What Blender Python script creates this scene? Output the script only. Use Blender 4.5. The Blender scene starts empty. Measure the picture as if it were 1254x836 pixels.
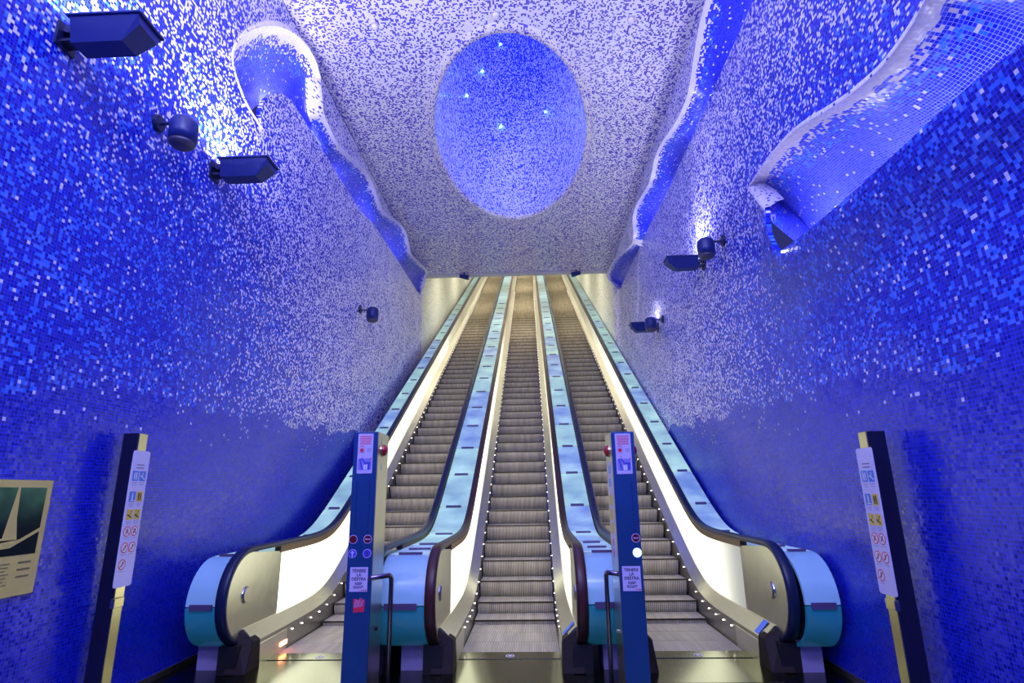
import bpy, bmesh, math, random
from mathutils import Vector, Matrix
R_ = math.radians
random.seed(4)
scene = bpy.context.scene
# ------------------------------------------------------------------ camera
CAM_R = Matrix(((0.99917453, 0.02396276, 0.03280315), (0.03788456, -0.25817627, -0.96535474), (-0.01466357, 0.9658006, -0.25887097)))
CAM_O = Vector((0, 0, 1.6))
cd = bpy.data.cameras.new('camera'); cam = bpy.data.objects.new('camera', cd); scene.collection.objects.link(cam)
cam.matrix_world = Matrix.Translation(CAM_O) @ CAM_R.to_4x4()
cd.sensor_width = 36; cd.lens = 688 / 1254 * 36; cd.clip_end = 200; cd.clip_start = .05
scene.camera = cam
# ------------------------------------------------------------------ world, view
w = bpy.data.worlds.new('world'); scene.world = w; w.use_nodes = True
w.node_tree.nodes['Background'].inputs[0].default_value = (.05, .06, .3, 1)
w.node_tree.nodes['Background'].inputs[1].default_value = .5
vs = scene.view_settings
vs.view_transform = 'Standard'; vs.look = 'None'; vs.exposure = 0; vs.gamma = 1; vs.use_curve_mapping = False
scene.cycles.use_denoising = True
scene.cycles.sample_clamp_indirect = 6
scene.cycles.max_bounces = 6
C = scene.collection.objects

def area(name, loc, direction, sx, sy, power, col, spread=180):
    l = bpy.data.lights.new(name, 'AREA'); l.shape = 'RECTANGLE'; l.size = sx; l.size_y = sy
    l.energy = power; l.color = col; l.spread = R_(spread)
    o = bpy.data.objects.new(name, l); C.link(o); o.location = loc
    o.rotation_euler = Vector(direction).to_track_quat('-Z', 'Y').to_euler()
    return o
# added fill lights overhead, unseen behind the viewer, to brighten the hall
area('hall_fill', (-.4, -1.2, 8.3), (0, .25, -1), 3.5, 1.2, 440, (.38, .48, 1))
area('hall_fill', (-.4, -5.0, 8.3), (0, .3, -1), 3.5, 1.2, 230, (.40, .48, 1))
# warm tubes under the sloping tunnel ceiling
for yy in (19.5, 24, 29, 34, 39):
    area('tunnel_light', (-.4, yy, .566 * (yy - 7.8) + 3.15), (0, .75, -1), 4.5, .5, 190, (1, .90, .68))

area('tunnel_light', (-.4, 18.0, 8.95), (0, .8, -1), 4.5, .4, 130, (1, .92, .75))  # extra light added out of view behind the ceiling edge, brightens the step risers
# ------------------------------------------------------------------ materials
MATS = {}
def mat(name, col, rough=.5, metal=0, emis=None, estr=0, coat=0, spec=.5):
    if name in MATS: return MATS[name]
    m = bpy.data.materials.new(name); m.use_nodes = True; b = m.node_tree.nodes['Principled BSDF']
    b.inputs['Base Color'].default_value = (*col, 1); b.inputs['Roughness'].default_value = rough
    b.inputs['Metallic'].default_value = metal; b.inputs['Specular IOR Level'].default_value = spec
    b.inputs['Coat Weight'].default_value = coat
    if emis: b.inputs['Emission Color'].default_value = (*emis, 1); b.inputs['Emission Strength'].default_value = estr
    MATS[name] = m; return m
class G:
    """tiny node helper"""
    def __init__(s, m): s.m = m; s.nt = m.node_tree; s.b = s.nt.nodes['Principled BSDF']
    def n(s, t, **k):
        x = s.nt.nodes.new(t)
        for a, v in k.items(): setattr(x, a, v)
        return x
    def l(s, a, b): s.nt.links.new(a, b)
    def set(s, sock, v):
        if isinstance(v, (int, float)): sock.default_value = v
        elif isinstance(v, tuple): sock.default_value = v
        else: s.l(v, sock)
    def m2(s, op, a, b=0, c=None, clamp=False):
        x = s.n('ShaderNodeMath', operation=op, use_clamp=clamp); s.set(x.inputs[0], a); s.set(x.inputs[1], b)
        if c is not None: s.set(x.inputs[2], c)
        return x.outputs[0]
    def mr(s, v, a, b, c, d, interp='LINEAR'):
        x = s.n('ShaderNodeMapRange', interpolation_type=interp); s.set(x.inputs[0], v)
        for i, q in enumerate((a, b, c, d)): s.set(x.inputs[i + 1], q)
        return x.outputs[0]
    def mix(s, f, a, b, typ='RGBA', blend='MIX'):
        x = s.n('ShaderNodeMix', data_type=typ, blend_type=blend)
        o = {'RGBA': (6, 7, 2), 'FLOAT': (2, 3, 0)}[typ]
        s.set(x.inputs[0], f); s.set(x.inputs[o[0]], a); s.set(x.inputs[o[1]], b)
        return x.outputs[o[2]]
    def noise(s, vec, scale, detail=2):
        x = s.n('ShaderNodeTexNoise'); x.inputs['Scale'].default_value = scale; x.inputs['Detail'].default_value = detail
        if vec is not None: s.l(vec, x.inputs['Vector'])
        return x.outputs[0]

DEEP = (.0006, .002, .24, 1); DEEP2 = (.002, .012, .50, 1); LIGHT = (.01, .14, .80, 1); LIGHT2 = (.10, .24, .90, 1); WHITE = (.86, .82, .98, 1)
def mosaic(name, kind, tile=.026, deep=DEEP, deep2=DEEP2, light=LIGHT, light2=LIGHT2, white=WHITE, grout=(.03, .055, .98, 1), wb=.11, bulb=False, jit=.15, rough=.27):
    m = bpy.data.materials.new(name); m.use_nodes = True; g = G(m)
    tc = g.n('ShaderNodeTexCoord')
    if kind in ('wall', 'ceiling', 'tunnel'):
        sp = g.n('ShaderNodeSeparateXYZ'); g.l(tc.outputs['Object'], sp.inputs[0]); X, Y, Z = sp.outputs
        u, v = (X, Y) if kind == 'ceiling' else (Y, Z)
    else:
        sp = g.n('ShaderNodeSeparateXYZ'); g.l(tc.outputs['UV'], sp.inputs[0]); u, v = sp.outputs[0], sp.outputs[1]; X, Y, Z = u, v, v
    su, sv = g.m2('DIVIDE', u, tile), g.m2('DIVIDE', v, tile)
    fu, fv = g.m2('FLOOR', su), g.m2('FLOOR', sv)
    cb = g.n('ShaderNodeCombineXYZ'); g.l(fu, cb.inputs[0]); g.l(fv, cb.inputs[1])
    wn = g.n('ShaderNodeTexWhiteNoise', noise_dimensions='2D'); g.l(cb.outputs[0], wn.inputs['Vector'])
    r1 = wn.outputs['Value']
    sc = g.n('ShaderNodeSeparateColor'); g.l(wn.outputs['Color'], sc.inputs[0]); r2, r3, r4 = sc.outputs
    # grout mask
    du = g.m2('ABSOLUTE', g.m2('SUBTRACT', g.m2('FRACT', su), .5)); dv = g.m2('ABSOLUTE', g.m2('SUBTRACT', g.m2('FRACT', sv), .5))
    gm = g.m2('GREATER_THAN', g.m2('MAXIMUM', du, dv), .435)
    nz_ = g.noise(cb.outputs[0], .05, 3)     # slow drift of the pattern's density
    if kind == 'wall':
        zb = g.mr(Y, 2, 12, 2.32, 2.78)
        zb = g.m2('ADD', zb, g.mr(g.noise(cb.outputs[0], .02, 2), .3, .7, -.16, .16))
        h = g.m2('SUBTRACT', Z, zb)
        p = g.m2('MULTIPLY', g.m2('GREATER_THAN', h, 0), g.mr(h, 0, 3.5, .24, .33))
        p = g.m2('ADD', p, g.m2('MULTIPLY', g.m2('GREATER_THAN', h, -.32), .012))
        # denser further in and further up
        q = g.m2('MULTIPLY', g.mr(Y, 6, 13, 0, .34), g.m2('GREATER_THAN', h, 0))
        p = g.m2('ADD', p, q)
        p = g.m2('ADD', p, g.mr(Z, 6.3, 8.4, 0, .2))
        p = g.m2('MULTIPLY', p, g.mr(nz_, .3, .7, .75, 1.25))
        wf = g.m2('ADD', g.mr(Z, 3.8, 8.4, .02, .62), g.mr(Y, 5.5, 13, 0, .8), clamp=True)
    elif kind == 'ceiling':
        p = g.mr(Y, 5, 17, .68, .50); wf = .97
        p = g.m2('MULTIPLY', p, g.mr(nz_, .3, .7, .93, 1.07))
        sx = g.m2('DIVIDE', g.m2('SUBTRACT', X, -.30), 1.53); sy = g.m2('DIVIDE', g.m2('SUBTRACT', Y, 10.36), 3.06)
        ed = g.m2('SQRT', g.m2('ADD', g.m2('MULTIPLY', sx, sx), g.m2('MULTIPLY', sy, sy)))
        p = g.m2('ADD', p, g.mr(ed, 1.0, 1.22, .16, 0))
    elif kind == 'tunnel':
        p = g.mr(Y, 16.5, 22, .78, .96); wf = .97
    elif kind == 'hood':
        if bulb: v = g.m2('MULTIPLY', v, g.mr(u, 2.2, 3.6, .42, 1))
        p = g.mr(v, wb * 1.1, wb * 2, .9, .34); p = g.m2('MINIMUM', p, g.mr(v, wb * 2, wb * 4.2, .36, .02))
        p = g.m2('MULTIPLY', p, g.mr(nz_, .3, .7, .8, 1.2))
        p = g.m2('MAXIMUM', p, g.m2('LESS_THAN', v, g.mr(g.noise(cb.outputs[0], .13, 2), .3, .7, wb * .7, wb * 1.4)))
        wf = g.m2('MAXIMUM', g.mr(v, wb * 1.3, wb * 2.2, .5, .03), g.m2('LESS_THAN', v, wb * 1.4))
    elif kind == 'rim':
        p = .93; wf = 1.0
    elif kind == 'shaft':
        p = g.mr(v, .3, 7, .74, .12); p = g.m2('MULTIPLY', p, g.mr(g.noise(cb.outputs[0], .012, 2), .3, .7, .8, 1.2)); wf = .6
    lit = g.m2('LESS_THAN', r1, p)
    isw = g.m2('LESS_THAN', r2, wf)
    base = g.mix(r3, deep, deep2); lc = g.mix(r3, light, light2); lc = g.mix(isw, lc, white)
    col = g.mix(lit, base, lc)
    gcol = g.mix(lit, grout, g.mix(.35, col, grout))
    col = g.mix(g.m2('MULTIPLY', gm, .9), col, gcol)
    g.l(col, g.b.inputs['Base Color']); g.b.inputs['Specular IOR Level'].default_value = .6
    g.l(g.mix(gm, g.mr(r4, 0, 1, rough * .8, rough * 1.3), .6, 'FLOAT'), g.b.inputs['Roughness'])
    # every tile sits slightly askew
    geo = g.n('ShaderNodeNewGeometry')
    vm = g.n('ShaderNodeVectorMath', operation='SUBTRACT'); g.l(wn.outputs['Color'], vm.inputs[0]); vm.inputs[1].default_value = (.5, .5, .5)
    v2 = g.n('ShaderNodeVectorMath', operation='SCALE'); g.l(vm.outputs[0], v2.inputs[0]); v2.inputs['Scale'].default_value = jit
    ns = g.n('ShaderNodeTexNoise'); ns.inputs['Scale'].default_value = .035; ns.inputs['Detail'].default_value = 3; g.l(cb.outputs[0], ns.inputs['Vector'])
    w1 = g.n('ShaderNodeVectorMath', operation='SUBTRACT'); g.l(ns.outputs['Color'], w1.inputs[0]); w1.inputs[1].default_value = (.5, .5, .5)
    w2 = g.n('ShaderNodeVectorMath', operation='SCALE'); g.l(w1.outputs[0], w2.inputs[0]); w2.inputs['Scale'].default_value = .22
    w3 = g.n('ShaderNodeVectorMath', operation='ADD'); g.l(v2.outputs[0], w3.inputs[0]); g.l(w2.outputs[0], w3.inputs[1]); v2 = w3
    v3 = g.n('ShaderNodeVectorMath', operation='ADD'); g.l(v2.outputs[0], v3.inputs[0]); g.l(geo.outputs['Normal'], v3.inputs[1])
    v4 = g.n('ShaderNodeVectorMath', operation='NORMALIZE'); g.l(v3.outputs[0], v4.inputs[0])
    g.l(v4.outputs[0], g.b.inputs['Normal'])
    return m
M_WALL = mosaic('wall_mosaic', 'wall')
M_CEIL = mosaic('ceiling_mosaic', 'ceiling', deep=(.03, .02, .42, 1), deep2=(.09, .07, .62, 1), white=(.90, .86, .90, 1), grout=(.3, .28, .7, 1))
M_TUN = mosaic('tunnel_mosaic', 'tunnel', white=(.84, .86, .78, 1), deep=(.3, .34, .5, 1), deep2=(.4, .42, .5, 1), grout=(.6, .6, .6, 1))
M_HOODS = mosaic('cove_mosaic_narrow', 'hood', wb=.075, grout=(.10, .12, .9, 1), deep=(.003, .006, .50, 1), deep2=(.008, .02, .8, 1))
M_HOODB = mosaic('cove_mosaic_bulb', 'hood', wb=.08, bulb=True, grout=(.20, .22, .95, 1), deep=(.01, .015, .55, 1), deep2=(.02, .04, .8, 1))
M_HOOD = mosaic('cove_mosaic', 'hood', white=(.62, .54, .66, 1), grout=(.27, .30, .92, 1), deep=(.006, .01, .55, 1), deep2=(.012, .03, .8, 1))
M_RIM = mosaic('rim_mosaic', 'rim', white=(.85, .80, .85, 1))
M_SHAFT = mosaic('shaft_mosaic', 'shaft', tile=.03, deep=(.02, .04, .6, 1), deep2=(.04, .07, .8, 1), light=(.3, .38, .95, 1), light2=(.4, .48, .95, 1), white=(.8, .8, .98, 1), grout=(.1, .15, .8, 1))
M_STEEL = mat('brushed_steel', (.62, .60, .50), .30, 1)
M_TRACK = mat('rail_track_warm_sheen', (.20, .13, .07), .55, .5)  # steel track, its warm reflections put into a brown colour
def brushed(name, col, rough, stretch=(2, 60, 2), amt=.12, metal=1):
    m = mat(name, col, rough, metal)
    g = G(m); tc = g.n('ShaderNodeTexCoord'); mp = g.n('ShaderNodeMapping'); mp.inputs['Scale'].default_value = stretch
    g.l(tc.outputs['Object'], mp.inputs[0]); nz = g.noise(mp.outputs[0], 3, 4)
    g.l(g.mr(nz, .3, .7, rough - amt * .3, rough + amt * .3), g.b.inputs['Roughness'])
    c2 = tuple(x * .8 for x in col)
    g.l(g.mix(nz, (*c2, 1), (*col, 1)), g.b.inputs['Base Color'])
    return m
M_PLATE = brushed('newel_steel', (.66, .65, .52), .32, (3, 3, 3))
M_DECK = brushed('inner_deck_steel', (.70, .68, .58), .30, (8, 2, 8), .08)
M_SKIRT = brushed('skirt_steel', (.45, .44, .40), .35, (8, 2, 8), .08)
M_FLOOR = brushed('floor_steel', (.13, .14, .08), .25, (40, 2, 2), .08)
M_LANDING = brushed('landing_steel', (.17, .18, .10), .16, (40, 2, 2), .07)
M_PYLON = brushed('pylon_blue_steel', (.03, .11, .29), .33, (3, 3, 1), .06, .55)
M_PYSIDE = brushed('pylon_side_steel', (.66, .62, .46), .30, (3, 3, 1), .06)
M_BRASS = brushed('post_steel', (.75, .68, .36), .30, (3, 3, 1), .06)
M_POSTD = mat('post_shade_dark', (.012, .012, .04), .35, .3)  # shade of the unlit post faces put into the colour; engraving, lock share it
M_NAVY = mat('navy_paint', (.008, .022, .16), .38)
M_NAVY2 = mat('navy_paint_dark', (.004, .01, .07), .4)
M_LENS = mat('speaker_grille', (.10, .09, .14), .4, .4)
M_RUBB = mat('handrail_navy_rubber', (.008, .015, .055), .35, 0, spec=.35)
M_RUBR = mat('handrail_maroon_rubber', (.055, .015, .018), .38, 0, spec=.35)
M_DARK = mat('black_recess', (.008, .006, .010), .5)
M_CAP = mat('brown_cap', (.02, .012, .011), .65, spec=.2)
M_PED = mat('pedestal_lilac', (.34, .27, .50), .5)
M_CLIP = mat('clip_violet', (.16, .11, .24), .35, .4)
M_LEDW = mat('skirt_led', (1, 1, 1), .5, 0, (1, .85, .75), 9)
M_LEDR = mat('red_led', (1, .1, .05), .5, 0, (1, .03, .05), 8)
M_SIGNAL = mat('orange_signal_lamp', (1, .4, .2), .5, 0, (1, .22, .10), 14)
M_PAPER = mat('sign_lilac_white', (.62, .54, .80), .4)
M_INKR = mat('red_ink', (.75, .03, .08), .4)
M_INKD = mat('dark_ink', (.05, .03, .12), .5)
M_INKB = mat('blue_ink', (.05, .06, .55), .4)
M_BLUE = mat('sign_blue', (.02, .18, .62), .4)
M_SKY = mat('sign_sky', (.16, .42, .75), .4)
M_YEL = mat('sign_yellow', (.80, .58, .06), .4)
M_WHT = mat('sign_white', (.8, .8, .85), .4)
M_BLK = mat('sign_black', (.012, .012, .012), .5)
M_RBTN = mat('red_button', (.45, .02, .02), .25, coat=.6)
M_RED = mat('pictogram_red', (.12, .004, .015), .4)
M_CREAM = mat('poster_cream', (.80, .66, .16), .6, spec=.2)
M_ARROW = mat('lit_arrow_disc', (.7, .8, 1), .3, 0, (.35, .5, 1), 2)
M_BLAB = mat('blue_label', (.03, .2, .85), .35)
M_TRIM = mat('edge_trim', (.42, .26, .26), .5)
M_SOIL = mat('trough_dark', (.02, .02, .09), .6)
# step metal: fine cleats
def step_mat():
    m = mat('step_aluminium', (.36, .34, .30), .45, .15); g = G(m); tc = g.n('ShaderNodeTexCoord')
    sp = g.n('ShaderNodeSeparateXYZ'); g.l(tc.outputs['Object'], sp.inputs[0])
    s = g.m2('SINE', g.m2('MULTIPLY', sp.outputs[0], 2 * math.pi / .018))
    mp = g.n('ShaderNodeMapping'); mp.inputs['Scale'].default_value = (14, 1, .4); g.l(tc.outputs['Object'], mp.inputs[0])
    oi = g.n('ShaderNodeObjectInfo'); va = g.n('ShaderNodeVectorMath', operation='ADD'); g.l(mp.outputs[0], va.inputs[0])
    cbx = g.n('ShaderNodeCombineXYZ'); g.l(g.m2('MULTIPLY', oi.outputs['Random'], 50), cbx.inputs[1]); g.l(cbx.outputs[0], va.inputs[1])
    nz = g.noise(va.outputs[0], 1, 3)
    base = g.mix(g.mr(nz, .35, .65, 0, 1), (.50, .44, .33, 1), (.70, .62, .47, 1))
    col = g.mix(g.mr(s, -.6, .4, .75, 0), base, (.06, .05, .05, 1)); g.l(col, g.b.inputs['Base Color'])
    bp = g.n('ShaderNodeBump'); bp.inputs['Strength'].default_value = .5; bp.inputs['Distance'].default_value = .004; g.l(s, bp.inputs['Height']); g.l(bp.outputs[0], g.b.inputs['Normal'])
    return m
M_STEP = step_mat()
M_STEPE = mat('step_edge', (.025, .02, .016), .6, 0, spec=.2)
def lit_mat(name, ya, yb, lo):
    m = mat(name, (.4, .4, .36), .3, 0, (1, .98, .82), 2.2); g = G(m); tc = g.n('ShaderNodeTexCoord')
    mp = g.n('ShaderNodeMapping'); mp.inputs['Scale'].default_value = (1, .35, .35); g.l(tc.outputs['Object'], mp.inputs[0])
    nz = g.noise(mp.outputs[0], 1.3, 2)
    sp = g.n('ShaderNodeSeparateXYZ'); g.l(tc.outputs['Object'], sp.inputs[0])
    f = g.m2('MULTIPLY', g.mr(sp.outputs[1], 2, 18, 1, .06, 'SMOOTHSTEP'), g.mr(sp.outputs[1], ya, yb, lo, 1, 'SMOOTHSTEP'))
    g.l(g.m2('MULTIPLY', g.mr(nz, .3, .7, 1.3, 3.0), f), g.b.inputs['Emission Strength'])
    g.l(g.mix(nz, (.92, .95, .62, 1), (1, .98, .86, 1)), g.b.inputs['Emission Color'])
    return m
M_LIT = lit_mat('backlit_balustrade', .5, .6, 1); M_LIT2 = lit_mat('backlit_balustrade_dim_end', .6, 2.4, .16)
def deck_mat():
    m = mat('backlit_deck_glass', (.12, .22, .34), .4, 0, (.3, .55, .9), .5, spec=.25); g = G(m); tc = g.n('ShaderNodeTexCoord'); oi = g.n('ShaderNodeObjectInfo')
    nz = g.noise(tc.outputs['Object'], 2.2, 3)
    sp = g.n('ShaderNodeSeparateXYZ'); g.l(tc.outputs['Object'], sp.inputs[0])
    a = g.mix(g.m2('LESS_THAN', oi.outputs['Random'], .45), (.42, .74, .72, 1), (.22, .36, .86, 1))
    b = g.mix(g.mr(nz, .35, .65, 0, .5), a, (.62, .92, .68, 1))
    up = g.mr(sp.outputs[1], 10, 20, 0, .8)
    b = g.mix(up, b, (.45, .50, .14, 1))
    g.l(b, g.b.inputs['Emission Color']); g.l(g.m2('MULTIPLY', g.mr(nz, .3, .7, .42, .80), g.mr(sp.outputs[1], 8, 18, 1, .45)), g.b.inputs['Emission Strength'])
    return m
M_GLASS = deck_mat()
M_DRUMU = mat('drum_glass_upper', (.25, .42, .60), .15, 0, (.18, .36, .66), .24, coat=.3)
M_DRUML = mat('drum_glass_lower', (.02, .22, .32), .18, 0, (.02, .22, .36), .17, coat=.3)

# ------------------------------------------------------------------ mesh helpers
def link(name, bm, m, parent=None, smooth=False):
    me = bpy.data.meshes.new(name); bm.to_mesh(me); bm.free(); me.materials.append(m)
    if smooth: me.polygons.foreach_set('use_smooth', [True] * len(me.polygons))
    o = bpy.data.objects.new(name, me); C.link(o)
    if parent: o.parent = parent
    return o
def struct(o): o['kind'] = 'structure'; return o
def tag(o, label, cat, group=None):
    o['label'] = label; o['category'] = cat
    if group: o['group'] = group
    return o
def thing(name, label, cat, loc=(0, 0, 0), group=None):
    o = bpy.data.objects.new(name, None); C.link(o); o.location = loc; o.empty_display_size = .1
    return tag(o, label, cat, group)
def bx(bm, x0, x1, y0, y1, z0, z1):
    v = [bm.verts.new(p) for p in ((x0, y0, z0), (x1, y0, z0), (x1, y1, z0), (x0, y1, z0), (x0, y0, z1), (x1, y0, z1), (x1, y1, z1), (x0, y1, z1))]
    for f in ((0, 3, 2, 1), (4, 5, 6, 7), (0, 1, 5, 4), (1, 2, 6, 5), (2, 3, 7, 6), (3, 0, 4, 7)): bm.faces.new([v[i] for i in f])
    return v
def box(name, dims, m, parent=None, bev=0):
    bm = bmesh.new(); bx(bm, *dims)
    if bev: bmesh.ops.bevel(bm, geom=bm.edges[:], offset=bev, segments=2, affect='EDGES', profile=.5)
    return link(name, bm, m, parent)
def prism(bm, pts, a, b, f):
    """pts: 2-D outline; f(p, t) -> 3-D point"""
    A = [bm.verts.new(f(p, a)) for p in pts]; B = [bm.verts.new(f(p, b)) for p in pts]; n = len(pts)
    bm.faces.new(A); bm.faces.new(B[::-1])
    for i in range(n): bm.faces.new((A[i], B[i], B[(i + 1) % n], A[(i + 1) % n]))
    bmesh.ops.recalc_face_normals(bm, faces=bm.faces[:])
def tube(bm, pts, r, n=10, cap=True):
    rings = []; up0 = None
    for i, p in enumerate(pts):
        p = Vector(p); d = (Vector(pts[min(i + 1, len(pts) - 1)]) - Vector(pts[max(i - 1, 0)])).normalized()
        a = d.orthogonal().normalized() if up0 is None else (up0 - d * up0.dot(d)).normalized(); up0 = a; b = d.cross(a)
        rr = r[i] if isinstance(r, (list, tuple)) else r
        rings.append([bm.verts.new(p + (a * math.cos(t) + b * math.sin(t)) * rr) for t in [2 * math.pi * k / n for k in range(n)]])
    for A, B in zip(rings, rings[1:]):
        for k in range(n): bm.faces.new((A[k], A[(k + 1) % n], B[(k + 1) % n], B[k]))
    if cap: bm.faces.new(rings[0][::-1]); bm.faces.new(rings[-1])
    bmesh.ops.recalc_face_normals(bm, faces=bm.faces[:])
def ribbon(bm, path, xa, xb, th=0):
    """sheet along path [(y,z)] from xa to xb (or xb list), with thickness downwards"""
    rows = []
    for i, (y, z) in enumerate(path):
        y0, z0 = path[max(i - 1, 0)]; y1, z1 = path[min(i + 1, len(path) - 1)]
        L = math.hypot(y1 - y0, z1 - z0) or 1; ny, nz = (z1 - z0) / L, -(y1 - y0) / L   # towards the inside
        q = [(xa, y, z), (xb, y, z), (xb, y + ny * th, z + nz * th), (xa, y + ny * th, z + nz * th)]
        rows.append([bm.verts.new(p) for p in q])
    for A, B in zip(rows, rows[1:]):
        for k in range(4): bm.faces.new((A[k], A[(k + 1) % 4], B[(k + 1) % 4], B[k]))
    bm.faces.new(rows[0]); bm.faces.new(rows[-1][::-1])
    bmesh.ops.recalc_face_normals(bm, faces=bm.faces[:])
T = .566; YT = 43.0
def knee(Y, zf, yk, wd=.25): 
    x = (Y - yk) / wd
    return zf + T * wd * (x if x > 30 else math.log1p(math.exp(x)))
Z_STEP = lambda Y: knee(Y, 0, 7.8, .2)
Z_RAIL = lambda Y: knee(Y, 1.09, 8.376)
Z_LITB = lambda Y: knee(Y, .35, 8.118)
Z_LITT = lambda Y: Z_RAIL(Y) - .095
Z_SKT = lambda Y: knee(Y, .24, 8.05)
Z_DK = lambda Y: Z_RAIL(Y) - .075
def ys(a, b, fine=.12, coarse=1.2):
    out = []; y = a
    while y < b - 1e-6:
        out.append(y); y += fine if y < 10 else coarse
    out.append(b); return out

# ------------------------------------------------------------------ setting: walls, ceiling, floor
XL, XR, ZC, YC = -3.5, 2.7, 8.6, 17.3
def unpx(u, v, x):
    d = CAM_R @ Vector((u - 627, -(v - 418), -688)); t = x / d.x
    p = CAM_O + d * t; return (p.y, p.z)
def resample(pts, n):
    L = [0]
    for a, b in zip(pts, pts[1:]): L.append(L[-1] + math.dist(a, b))
    out = []; j = 0
    for i in range(n):
        s = L[-1] * i / (n - 1)
        while j < len(L) - 2 and L[j + 1] < s: j += 1
        t = (s - L[j]) / max(L[j + 1] - L[j], 1e-9); out.append((pts[j][0] + (pts[j + 1][0] - pts[j][0]) * t, pts[j][1] + (pts[j + 1][1] - pts[j][1]) * t))
    return out
def smooth(p, k=1):
    for _ in range(k): p = [p[0]] + [((a[0] + 2 * b[0] + c[0]) / 4, (a[1] + 2 * b[1] + c[1]) / 4) for a, b, c in zip(p, p[1:], p[2:])] + [p[-1]]
    return p
def segs(curve_parts, counts, x, xs=None):
    out = []
    for part, n in zip(curve_parts, counts):
        q = resample(part, n)
        out += q if not out else q[1:]
    return [unpx(p[0], p[1], x(i / (len(out) - 1)) if callable(x) else x) for i, p in enumerate(out)]
# the curves are traced from the photograph and carried onto the wall's own surface
left_out = [[(322, 157), (315, 146), (303.5, 128.7), (292, 100), (286, 80), (285, 64.5)], [(285, 64.5), (291.5, 51.6), (301.6, 40), (314.5, 33.6), (331.7, 30.8), (350.4, 34.4), (364.7, 43.7), (377.7, 57.3)],
            [(377.7, 57.3), (387.7, 76), (392.7, 94.6), (394.9, 117.6), (397, 140), (403.7, 155.8), (413, 175.9), (425.9, 190.2), (444.6, 206), (454.6, 218.9), (459.7, 233.3), (464.7, 249), (472, 262), (484.5, 270), (493, 275.7), (498, 284.4), (501, 298.7), (503, 311.6), (511.8, 320), (520.4, 327.4), (526, 334.6)],
            [(526, 334.6), (527.5, 339), (521.8, 344), (519, 353)]]
left_in = [[(320.7, 154.6), (318.5, 146), (317.8, 136)], [(317.8, 136), (323.5, 123), (330.8, 115.8), (339.4, 113), (349.4, 116.5), (359.5, 127.3)],
           [(359.5, 127.3), (380, 158.7), (410, 208), (441.7, 258.4), (456, 272), (484, 314), (508, 352)], [(508, 352), (511, 356.5), (513.2, 359), (514.5, 361)]]
right_out = [[(890, -120), (876, -50), (864.5, 0), (856, 31.6), (851, 60), (846.6, 92), (841, 120), (833, 140), (821.7, 158.8), (810, 174.5), (801.6, 191.8), (798.8, 209), (794.4, 226), (785.8, 239), (777, 254), (773.8, 270), (776, 284), (774.5, 297), (767.4, 306), (754.4, 314.5), (748.7, 323), (743, 334.6)], [(743, 334.6), (743, 340.3), (750.9, 347.5), (756, 353.5)]]
right_in = [[(978, -120), (947, -50), (923, 0), (868.8, 120), (840, 184), (814.5, 240), (798.2, 270), (764, 344)], [(764, 344), (761, 350), (759.5, 354), (758, 356)]]
pock_out = [[(1235, -90), (1185, -40), (1150, -12), (1132, 0), (1119.5, 27.3), (1098, 58.9), (1077.8, 84.7), (1054.9, 104.8), (1037.6, 119), (1014.8, 134), (991.4, 147.4), (968, 164), (944.5, 190.9), (925, 218)], [(925, 218), (915, 231), (927.3, 247.4), (936, 258)]]
pock_in = [[(1360, -30), (1254, 52), (1193, 100), (1160, 128.7), (1131.4, 154.5), (1105.6, 179), (1074, 207.7), (1040.7, 238.8), (1012, 263), (980.4, 289), (966, 300)], [(966, 300), (957, 306.5), (951.7, 307.7), (946, 300.5), (940, 286), (938, 269)]]

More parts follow.
